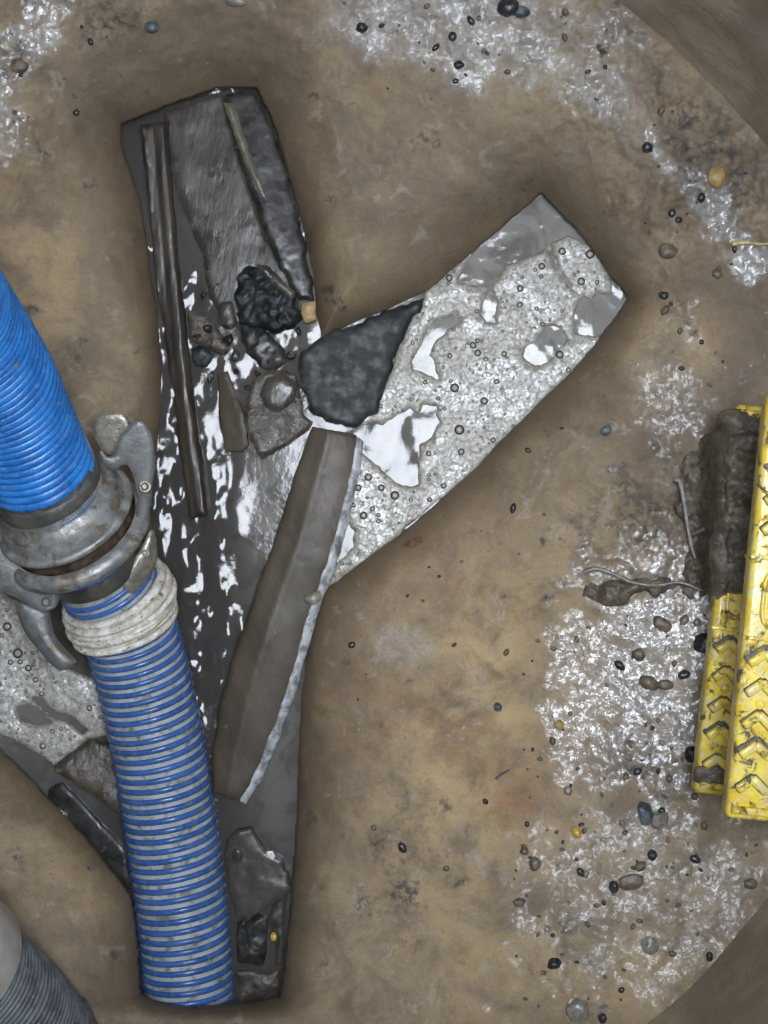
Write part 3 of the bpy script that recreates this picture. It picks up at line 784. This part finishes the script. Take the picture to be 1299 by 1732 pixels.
# ---------------------------------------------------------------- the blue suction hose with its lever coupling
HP_PTS = [(-330, 380, 1500), (-230, 395, 1250), (-160, 440, 900), (-85, 530, 640), (-10, 640, 450), (32, 725, 335), (70, 803, 252), (100, 852, 206), (130, 902, 160),
          (163, 955, 115), (196, 1010, 75), (222, 1075, 38), (245, 1160, 6), (270, 1280, -24), (291, 1420, -50), (307, 1540, -64), (317, 1640, -74), (322, 1760, -84)]
hp = Path([W(*p) for p in HP_PTS])
S0 = hp.nearest_s(W(70, 803, 252)); SE = hp.len
hose = empty('suction_hose', W(250, 1180, -80), 'blue ribbed suction hose with a steel lever coupling running down into the channel', 'hose')
def ring_prof(a, b, n, r): return [(a + (b - a) * i / n, r) for i in range(n + 1)]
up = lathe('upper_hose', hp, ring_prof(0, S0 + 2, 160, 80), M['hose_groove'], hose)
helix('blue_rib', hp, 0, S0 - 4, 17.0, 79, 8.2, 7, M['hose_blue2'], up, seg=64)
up['label'] = 'all blue scuffed upper hose length'
lo = lathe('lower_hose', hp, ring_prof(S0 + 218, SE, 220, 77), M['hose_grey'], hose)
helix('blue_rib', hp, S0 + 222, SE - 3, 18.2, 76.6, 5.6, 4.4, M['hose_blue'], lo, seg=72)
lo['label'] = 'lower hose length striped blue and grey'
lathe('rubber_cuff', hp, [(S0 - 2, 78), (S0 + 2, 84), (S0 + 30, 85)], M['rubber'], hose, noise_a=.6)
helix('blue_ring', hp, S0 + 30, S0 + 47, 17, 84, 3.0, 3.0, M['hose_blue'], hose, seg=90)
def arc(s, r, rad, a0, a1, n=10):
    return [(s + rad * math.cos(math.radians(a0 + (a1 - a0) * i / n)), r + rad * math.sin(math.radians(a0 + (a1 - a0) * i / n))) for i in range(n + 1)]
lathe('hose_tail', hp, [(S0 + 28, 86), (S0 + 40, 87), (S0 + 46, 89), (S0 + 50, 96), (S0 + 62, 99), (S0 + 78, 104)] + arc(S0 + 86, 106, 8, 180, 20), M['zinc'], hose, noise_a=.8)
lathe('rusty_groove', hp, [(S0 + 92, 110), (S0 + 97, 104), (S0 + 108, 103), (S0 + 118, 104)], M['rusty'], hose, noise_a=1.0)
lathe('coupling_ring', hp, arc(S0 + 134, 106, 18, 175, 8, 16) + [(S0 + 153, 100), (S0 + 160, 93), (S0 + 166, 86)], M['zinc'], hose, noise_a=.8)
lathe('rubber_cuff', hp, [(S0 + 150, 84), (S0 + 172, 84), (S0 + 176, 82), (S0 + 214, 81), (S0 + 219, 77)], M['rubber'], hose, noise_a=.6)
helix('blue_ring', hp, S0 + 168, S0 + 186, 17, 83, 3.6, 3.0, M['hose_blue'], hose, seg=90)
rp = helix('rope_wrap', hp, S0 + 262, S0 + 332, 10.0, 84, 6.5, 7.0, M['rope'], hose, seg=90, jit=11, cs=10, full=True)
helix('rope_wrap', hp, S0 + 274, S0 + 318, 14.0, 90, 6.5, 6, M['rope'], hose, seg=90, jit=11, cs=10, full=True)
# loose tail of the rope and a few frayed strands
def on_hose(s, a, r):
    c, t, u, v = hp.at(np.array([s])); q = c[0] + r * (math.cos(a) * u[0] + math.sin(a) * v[0]); return tuple(q)
sgn = 1 if on_hose(S0 + 300, .6, 90)[0] > on_hose(S0 + 300, 0, 90)[0] else -1
tube('rope_tail', [on_hose(S0 + 330 + 2 * math.sin(i), sgn * (-.15 + .12 * i), 90 + (i % 2)) for i in range(6)] , 6.5, M['rope'], hose, 10, 30)
rr = random.Random(4)
for i in range(10):
    a = rr.uniform(-1.6, 1.6); s = S0 + rr.uniform(262, 335)
    tube('rope_strand', [on_hose(s + k * rr.uniform(-3, 5), a + .05 * k, 91 + 2.2 * k) for k in range(4)], 1.2, M['rope'], hose, 6, 10)

def plate(name, poly, z, thick, mat, parent, slope=(0, 0), rough=.5, seed=1, step=2.5, rr=3, rh=2.5, dome=0):
    cx = sum(p[0] for p in poly) / len(poly); cy = sum(p[1] for p in poly) / len(poly)
    f = lambda x, y: z + slope[0] * (x - cx) + slope[1] * (y - cy) + .6 * fbm(x, y, 40, 2, seed)
    return patch(name, poly, f, thick, mat, parent, step=step, rough=rough, seed=seed, round_r=rr, round_h=rh)
def bolt(x, y, z, r, h, parent, mat=None):
    bm = bmesh.new()
    wx, wy, wz = W(x, y, z)
    def cyl(rad, z0, z1, rt):
        g = bmesh.ops.create_cone(bm, cap_ends=True, segments=20, radius1=rad, radius2=rt, depth=z1 - z0)
        bmesh.ops.translate(bm, verts=g['verts'], vec=(wx, wy, wz + (z0 + z1) / 2))
    cyl(r * 1.35, -2, h * .3, r * 1.25); cyl(r, h * .3, h * .75, r * .95); cyl(r * .9, h * .75, h, r * .5)
    return bm_obj('bolt', bm, mat or M['brass'], parent)
# right hand hook lever
rl = empty('right_lever', (0, 0, 0), None, None)
rl.parent = hose; rl.location = (0, 0, 0)
rl.name = 'hook_lever'
hk = [(168, 757), (178, 771), (189, 773), (195, 766), (199, 747), (211, 727), (229, 711), (244, 712), (254, 728), (260, 752), (262, 786), (257, 822), (255, 850), (250, 880),
      (238, 905), (222, 915), (228, 880), (234, 850), (232, 828), (226, 806), (218, 787), (207, 785), (195, 797), (180, 793), (170, 776)]
hx = plate('hook_plate', chaikin(hk), 225, 9, M['zinc_dark'], hose, (-.1, -.25), seed=3, rr=4, rh=4)
bpy.data.objects.remove(rl)
bolt(246, 823, 226, 7, 11, hx)
tg = plate('round_tongue', chaikin([(152, 712), (172, 699), (200, 697), (216, 707), (222, 725), (215, 752), (200, 770), (180, 768), (165, 752)]), 196, 8, M['brass'], hose, (0, -.2), seed=5)
# left hand hook lever
lp = chaikin([(-70, 905), (-20, 925), (20, 917), (47, 914), (62, 922), (46, 934), (43, 952), (60, 958), (82, 975), (98, 992), (100, 1012), (94, 1028), (78, 1035), (60, 1031), (25, 1010), (-5, 1000), (-70, 985)])
hl = plate('hook_plate', lp, 205, 9, M['zinc_dark'], hose, (-.08, -.15), seed=7, rr=4, rh=4)
bolt(80, 1018, 188, 9, 12, hl, M['zinc_dark'])
bolt(55, 972, 178, 9, 16, hl)
pts = [(-60, 830), (-20, 842), (0, 858), (10, 876), (28, 888), (40, 899), (36, 909), (10, 920), (-20, 928)]
tube('hook_lip', [W(x, y, 205) for x, y in pts], 5, M['zinc_dark'], hose, 10, 50)
hd = chaikin([(22, 1008), (30, 1045), (45, 1075), (70, 1105), (92, 1130), (104, 1135), (122, 1128), (129, 1119), (108, 1100), (90, 1078), (83, 1055), (82, 1030)])
plate('lever_handle', hd, 172, 16, M['zinc_dark'], hose, (0, -.12), seed=9, rr=8, rh=9)
# the small clasp low on the right of the coupling
cl = plate('clasp', chaikin([(205, 970), (225, 950), (240, 925), (256, 890), (262, 905), (266, 935), (262, 958), (250, 975), (235, 998), (218, 1006), (206, 995)]), 158, 10, M['brass'], hose, (-.5, -.1), seed=11, rr=6, rh=6)
bolt(246, 935, 152, 5, 8, cl)

# ---------------------------------------------------------------- second hose, bottom left corner
gp = Path([W(*p) for p in [(-330, 1470, 620), (-180, 1560, 430), (-80, 1630, 310), (0, 1695, 220), (55, 1760, 130), (95, 1840, 40), (110, 1900, 0)]])
gh = empty('corrugated_hose', W(60, 1800, -20), 'dark grey corrugated hose end in the bottom left corner', 'hose')
Lg = gp.len
gb = lathe('hose_body', gp, ring_prof(0, Lg, 100, 96), M['grey_hose'], gh)
helix('raised_rib', gp, 60, Lg - 150, 9.0, 95, 3.2, 3.4, M['grey_hose'], gb, seg=72, cs=7)
sg = gp.nearest_s(W(-55, 1650, 285))
lathe('cream_collar', gp, [(sg - 150, 100), (sg - 148, 112), (sg - 30, 113), (sg - 24, 109), (sg - 22, 98)], M['cream'], gh)
sg2 = gp.nearest_s(W(55, 1760, 130))
lathe('end_cuff', gp, [(sg2 - 8, 96), (sg2 - 6, 104), (sg2 + 60, 105), (sg2 + 62, 96)], M['rubber'], gh)

# ---------------------------------------------------------------- yellow step irons on the right wall
def rbox(name, x0, x1, y0, y1, z0, z1, mat, parent, bev=6, seg=3, xf=None):
    bm = bmesh.new()
    bmesh.ops.create_cube(bm, size=1)
    for v in bm.verts:
        v.co = Vector(((x0 + x1) / 2 + v.co.x * (x1 - x0), (y0 + y1) / 2 + v.co.y * (y1 - y0), (z0 + z1) / 2 + v.co.z * (z1 - z0)))
    bmesh.ops.bevel(bm, geom=list(bm.edges), offset=bev, segments=seg, affect='EDGES', profile=.5)
    for v in bm.verts: v.co = xf(v.co) if xf else v.co
    return bm_obj(name, bm, mat, parent)
def chevron(parent, xf, yc, w, z, mat, grow=0, name='chevron'):
    # a raised inverted V: two rounded bars
    bm = bmesh.new()
    for s in (-1, 1):
        n = 7
        g = bmesh.ops.create_cube(bm, size=1)
        vs = g['verts']
        L = w * .72 + 2 * grow
        for v in vs: v.co = Vector((v.co.x * L, v.co.y * (13.5 + 2 * grow), v.co.z * (9 - grow)))
        ed = list({e for v in vs for e in v.link_edges})
        r = bmesh.ops.bevel(bm, geom=ed, offset=4.0, segments=3, affect='EDGES', profile=.5)
        new = {v for f in r['faces'] for v in f.verts}
        R = Matrix.Rotation(math.radians(-s * 40), 3, 'Z')
        for v in new: v.co = R @ v.co + Vector((s * w * .235, yc, z))
    for v in bm.verts: v.co = xf(v.co)
    return bm_obj(name, bm, mat, parent)
def step_iron(ax, ay, bx, by, z, label, wd, ups):
    A = Vector(W(ax, ay, z)); B = Vector(W(bx, by, z))       # A top end, B bottom end of the tread centre line
    L = (A - B).length; Y = (A - B).normalized(); X = Vector((Y.y, -Y.x, 0))
    c = (A + B) / 2
    root = empty('step_iron', (c.x, c.y, z - 50), label, 'step iron', 'yellow step irons on the chamber wall')
    def xf(p): return Vector((c.x, c.y, z)) + X * p.x + Y * p.y + Vector((0, 0, p.z))
    h = L / 2; w = wd / 2
    tread = rbox('tread', -w, w, -h, h, -46, 0, M['yellow'], root, 9, 4, xf)
    rbox('end_lip', -w + 6, w - 2, -h + 8, -h + 20, -6, 6, M['yellow'], root, 3, 3, xf)
    rbox('end_lip', -w + 6, w - 2, h - 20, h - 8, -6, 6, M['yellow'], root, 3, 3, xf)
    for s in (-1, 1):
        rbox('side_arm', w - 8, w + 300, s * (h - 26) - 22, s * (h - 26) + 22, -42, -3, M['yellow'], root, 9, 3, xf)
    for i, u in enumerate(ups):
        ch = chevron(root, xf, h - u * L, wd * .64, 3, M['yellow'])
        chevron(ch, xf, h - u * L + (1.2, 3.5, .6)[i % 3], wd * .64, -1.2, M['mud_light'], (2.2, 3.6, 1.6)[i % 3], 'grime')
    # seams: low collars round the tread
    for u in (.385, .575):
        rbox('collar', -w - 1.5, w + 1.5, h - u * L - 3, h - u * L + 3, -44, 1.5, M['yellow'], root, 1.4, 2, xf)
    # oval rib in the middle panel
    cy = h - .48 * L
    n = 40; pts = []
    for i in range(n):
        t = 2 * math.pi * i / n
        px = 13 * math.cos(t); py = 24 * math.sin(t) + (16 if math.sin(t) > 0 else -16)
        pts.append(xf(Vector((px + 2, cy + py, 1.0))))
    V = []; seg = 8
    for i in range(n):
        a = pts[(i + 1) % n] - pts[i - 1]; a.normalize(); s2 = Vector((a.y, -a.x, 0))
        for j in range(seg):
            q = 2 * math.pi * j / seg
            V.append(pts[i] + s2 * 3.4 * math.cos(q) + Vector((0, 0, 4 * math.sin(q))))
    mesh('oval_rib', [tuple(v) for v in V], grid_faces(n, seg, True, True), M['yellow'], root)
    rbox('round_stud', -7, 7, h - .725 * L - 7, h - .725 * L + 7, -3, 3, M['yellow'], root, 6, 3, xf)
    return root
UPS = (.10, .17, .24, .31, .62, .69, .765, .835, .925)
step_iron(1278, 686, 1206, 1345, 190, 'lower yellow step iron, its tread half buried in mud', 58, (.10, .17, .24, .31, .62, .69, .77, .84, .915))
step_iron(1338, 668, 1266, 1388, 410, 'upper yellow step iron nearest the photo edge, chevrons along its tread', 66, (.10, .17, .24, .31, .62, .69, .765, .835, .915))
rbox('x', 0, 1, 0, 1, 0, 1, M['yellow'], None, .1, 1); bpy.data.objects.remove(bpy.data.objects['x'])

# ---------------------------------------------------------------- mud, roots, stones
def on_bench(h, w=14, a=5, wl=28, seed=3):
    return lambda x, y: bench_z(x, y) + h + a * fbm(x, y, wl, 4, seed)
m1 = patch('mud', [(1140, 800), (1165, 765), (1205, 720), (1250, 700), (1330, 690), (1330, 1000), (1250, 1008), (1180, 1012), (1090, 1010), (1040, 1018), (990, 1010), (975, 992),
      (1020, 978), (1080, 968), (1150, 968), (1170, 950), (1166, 900), (1150, 860), (1135, 835)], lambda x, y: bench_z(x, y) + 14 + 165 * sstep(1178, 1235, x) * sstep(690, 740, y) + 14 * fbm(x, y, 30, 4, 3), 60, M['mud'], None, step=3, rough=14, wl=44, round_r=12, round_h=18)
prop(m1, 'dark wet mud heap spread over the benching left of the step irons', 'mud', kind='stuff')
m2 = patch('mud', [(1222, 700), (1262, 688), (1312, 696), (1306, 850), (1285, 930), (1262, 1000), (1243, 1010), (1226, 1018), (1208, 1004), (1206, 950), (1214, 850)],
      lambda x, y: 203 + 7 * fbm(x, y, 40, 5, 6), 26, M['mud'], None, step=3, rough=9, wl=34, round_r=12, round_h=18)
prop(m2, 'thick brown mud caked over the upper half of the lower yellow tread', 'mud', kind='stuff')
m3 = patch('mud', [(1176, 1300), (1200, 1288), (1228, 1296), (1236, 1322), (1232, 1334), (1200, 1332), (1174, 1322)], lambda x, y: 197 + 3 * fbm(x, y, 16, 3, 7), 10, M['mud_light'], None,
      step=2.5, rough=2, wl=14, round_r=5, round_h=7)
prop(m3, 'brown mud smeared on the bottom end of the lower yellow tread', 'mud', kind='stuff')
def bz(x, y): return float(bench_z(np.array([float(x)]), np.array([float(y)]))[0])
def thing_tube(name, pts, dz, r, mat, label, cat, taper=.5):
    o = tube(name, [W(x, y, bz(x, y) + dz) for x, y in pts], r, M[mat], None, 10, 40, taper)
    return prop(o, label, cat)
thing_tube('pale_root', [(1140, 812), (1150, 815), (1157, 850), (1163, 890), (1170, 925), (1176, 945)], 24, 4.2, 'root', 'pale straight root standing out of the dark mud heap', 'root')
thing_tube('brown_twig', [(1168, 905), (1185, 898), (1200, 890), (1212, 880)], 26, 6, 'mud', 'short muddy twig to the right of the pale root', 'twig')
thing_tube('grey_twig', [(985, 968), (1010, 962), (1040, 972), (1070, 985), (1110, 990), (1150, 985), (1190, 1000)], 18, 4, 'stone_clear', 'bent grey twig lying along the lower edge of the mud heap', 'twig')
thing_tube('straw_stalk', [(1238, 413), (1262, 410), (1285, 413), (1310, 412)], 8, 4, 'straw', 'split yellow straw stalk at the right edge under the pale patch', 'straw')
thing_tube('dark_twig', [(838, 1318), (850, 1308), (862, 1302)], 2, 2.2, 'stone_dark', 'thin dark twig left of the wet gravel', 'twig')

def stone(name, x, y, rx, ry, h, ang, mat, label, cat='stone', seed=1, facet=0, sink=.42, sub=3):
    o = rock(name, x, y, bz(x, y), rx, ry, h, ang, M[mat], None, sub, .2, seed, facet, sink)
    return prop(o, label, cat)
stone('stone', 1092, 1376, 17, 24, 16, 20, 'stone_blue', 'larger blue grey angular stone below the dark gravel patch', seed=3, facet=1)
stone('stone', 1117, 1388, 17, 20, 12, -20, 'stone_clear', 'pale grey angular stone joined to the blue grey one', seed=5, facet=1)
stone('stone', 1098, 1155, 18, 12, 10, -30, 'stone_brown', 'oval dark brown pebble in the brightest wet patch', 'pebble', 6)
stone('stone', 1126, 1158, 14, 9, 6, 0, 'stone_brown', 'flat brown pebble touching the oval dark pebble', 'pebble', 7)
stone('stone', 1080, 1107, 11, 11, 9, 0, 'stone_brown', 'round dark pebble above the oval dark pebble', 'pebble', 8)
stone('stone', 1157, 1141, 11, 8, 7, 10, 'stone_dark', 'round black pebble left of the yellow step', 'pebble', 9)
stone('stone', 1120, 1056, 18, 11, 7, -35, 'stone_brown', 'elongated brown pebble lying below the mud heap', 'pebble', 10)
stone('stone', 1192, 1090, 20, 26, 18, 20, 'stone_dark', 'large dark stone half under the lower yellow step', 'stone', 11, .8)
stone('stone', 1170, 1276, 12, 14, 10, 0, 'stone_dark', 'black stone at the bottom left of the lower step', 'stone', 12)
stone('stone', 946, 1226, 8, 9, 7, 0, 'tan', 'small orange brown pebble at the left rim of the bright patch', 'pebble', 13)
stone('snail_shell', 975, 1408, 9, 10, 8, 0, 'shell', 'small round yellow shell below the bright wet patch', 'shell', 14)
stone('stone', 1103, 1446, 8, 9, 8, 0, 'stone_dark', 'glossy black pebble below the blue grey stone', 'pebble', 15)
stone('stone', 1038, 1500, 8, 10, 8, 0, 'stone_dark', 'glossy black pebble touching the flat brown one', 'pebble', 16)
stone('stone', 1068, 1492, 22, 14, 6, 10, 'stone_brown', 'large flat brown pebble beside a glossy black one', 'pebble', 17)
stone('stone', 937, 1630, 12, 9, 9, 10, 'stone_dark', 'glossy black oval pebble alone near the bottom', 'pebble', 18)
stone('stone', 1098, 1598, 16, 18, 8, 0, 'stone_clear', 'translucent grey rounded pebble toward the lower right', 'pebble', 19, .6)
stone('stone', 978, 1710, 20, 20, 9, 0, 'stone_clear', 'broad grey stone at the bottom edge of the photo', 'stone', 20)
stone('white_pebble', 968, 1696, 7, 6, 5, 0, 'white', 'small white pebble on the broad grey bottom stone', 'pebble', 21)
stone('stone', 1019, 1722, 7, 8, 7, 0, 'stone_dark', 'black pebble right of the broad bottom stone', 'pebble', 22)
stone('stone', 905, 1462, 10, 12, 6, 0, 'stone_brown', 'brown pebble on the left fringe of the wet area', 'pebble', 23)
stone('stone', 1025, 728, 11, 8, 7, 30, 'stone_blue', 'small blue black pebble below the right branch channel', 'pebble', 24)
stone('stone', 1123, 500, 9, 7, 6, 0, 'stone_dark', 'black pebble right of the foam branch end', 'pebble', 25)
stone('stone', 1212, 300, 15, 17, 9, 0, 'tan', 'brown rounded stone on the pale patch near the upper right wall', 'stone', 26)
stone('stone', 1130, 424, 17, 14, 9, 0, 'stone_brown', 'reddish brown stone left of the pale patch', 'stone', 27)
stone('stone', 1095, 250, 10, 9, 7, 0, 'stone_dark', 'black pebble beside the white upper right smear', 'pebble', 28)
stone('stone', 860, 12, 18, 16, 12, 0, 'stone_dark', 'dark stone at the top edge in the pale band', 'stone', 29)
stone('stone', 882, 20, 14, 10, 8, 0, 'stone_blue', 'blue grey stone next to the dark top edge stone', 'stone', 30)
stone('stone', 257, 46, 12, 10, 9, 0, 'stone_blue', 'round blue grey pebble above the slate slab', 'pebble', 31)
stone('stone', 612, 47, 10, 9, 8, 0, 'stone_dark', 'round black pebble near the top middle', 'pebble', 32)
stone('stone', 776, 110, 9, 7, 6, 0, 'stone_dark', 'dark pebble inside the pale top band', 'pebble', 33)
stone('stone', 400, 2, 20, 10, 8, 0, 'stone_clear', 'pale grey stone cut by the top edge', 'stone', 34)
stone('stone', 32, 112, 15, 12, 8, 0, 'stone_brown', 'brown stone in the pale patch at upper left', 'stone', 35)
stone('stone', 1270, 1495, 12, 9, 7, 0, 'stone_brown', 'brown pebble below the upper yellow step iron', 'pebble', 36)
stone('stone', 1200, 1618, 6, 8, 6, 0, 'stone_dark', 'small dark pebble against the lower right wall', 'pebble', 37)
stone('stone', 842, 1196, 7, 8, 6, 0, 'stone_blue', 'tiny blue black pebble left of the bright patch', 'pebble', 38)

# scattered small pebbles, look alike
protos = {}
for mk in ('stone_dark', 'stone_brown', 'stone_clear'):
    bm = bmesh.new(); bmesh.ops.create_icosphere(bm, subdivisions=2, radius=K)
    for v in bm.verts: v.co *= 1 + .22 * mn.noise(v.co / K * 1.3 + Vector((len(mk), 1, 2)))
    me = bpy.data.meshes.new('small_pebble'); bm.to_mesh(me); bm.free()
    me.polygons.foreach_set('use_smooth', [True] * len(me.polygons)); me.materials.append(M[mk]); protos[mk] = me
lab = {'stone_dark': 'tiny black pebble stuck in the silt of the benching', 'stone_brown': 'tiny brown pebble stuck in the silt of the benching',
       'stone_clear': 'tiny pale pebble stuck in the silt of the benching'}
r = random.Random(11)
zones = [(880, 1280, 1030, 1480, 95), (840, 1200, 1400, 1720, 60), (560, 1060, 0, 170, 30), (1080, 1290, 180, 680, 34), (700, 1100, 620, 1000, 14), (0, 240, 0, 200, 14), (560, 860, 1000, 1500, 12)]
cnt = 0
for x0, x1, y0, y1, n in zones:
    for _ in range(n):
        x = r.uniform(x0, x1); y = r.uniform(y0, y1)
        if sdf(CH, np.array([x]), np.array([y]))[0] < 30 or math.hypot(x - 460, y - 880) > 1010: continue
        z = bz(x, y); mk = r.choices(('stone_dark', 'stone_brown', 'stone_clear'), (4, 5, 1))[0]
        o = bpy.data.objects.new('tiny_pebble', protos[mk]); COL.objects.link(o)
        q = min(9, 2.2 + r.expovariate(1 / 1.9))
        wx, wy, wz = W(x, y, z)
        o.location = (wx * K, wy * K, (wz + q * .1) * K); o.scale = (q * r.uniform(.9, 1.3), q * r.uniform(.7, 1), q * .75); o.rotation_euler = (0, 0, r.uniform(0, 6.3))
        prop(o, lab[mk], 'pebble', {'stone_dark': 'tiny black pebbles on the benching', 'stone_brown': 'tiny brown pebbles on the benching', 'stone_clear': 'tiny pale pebbles on the benching'}[mk])
        cnt += 1
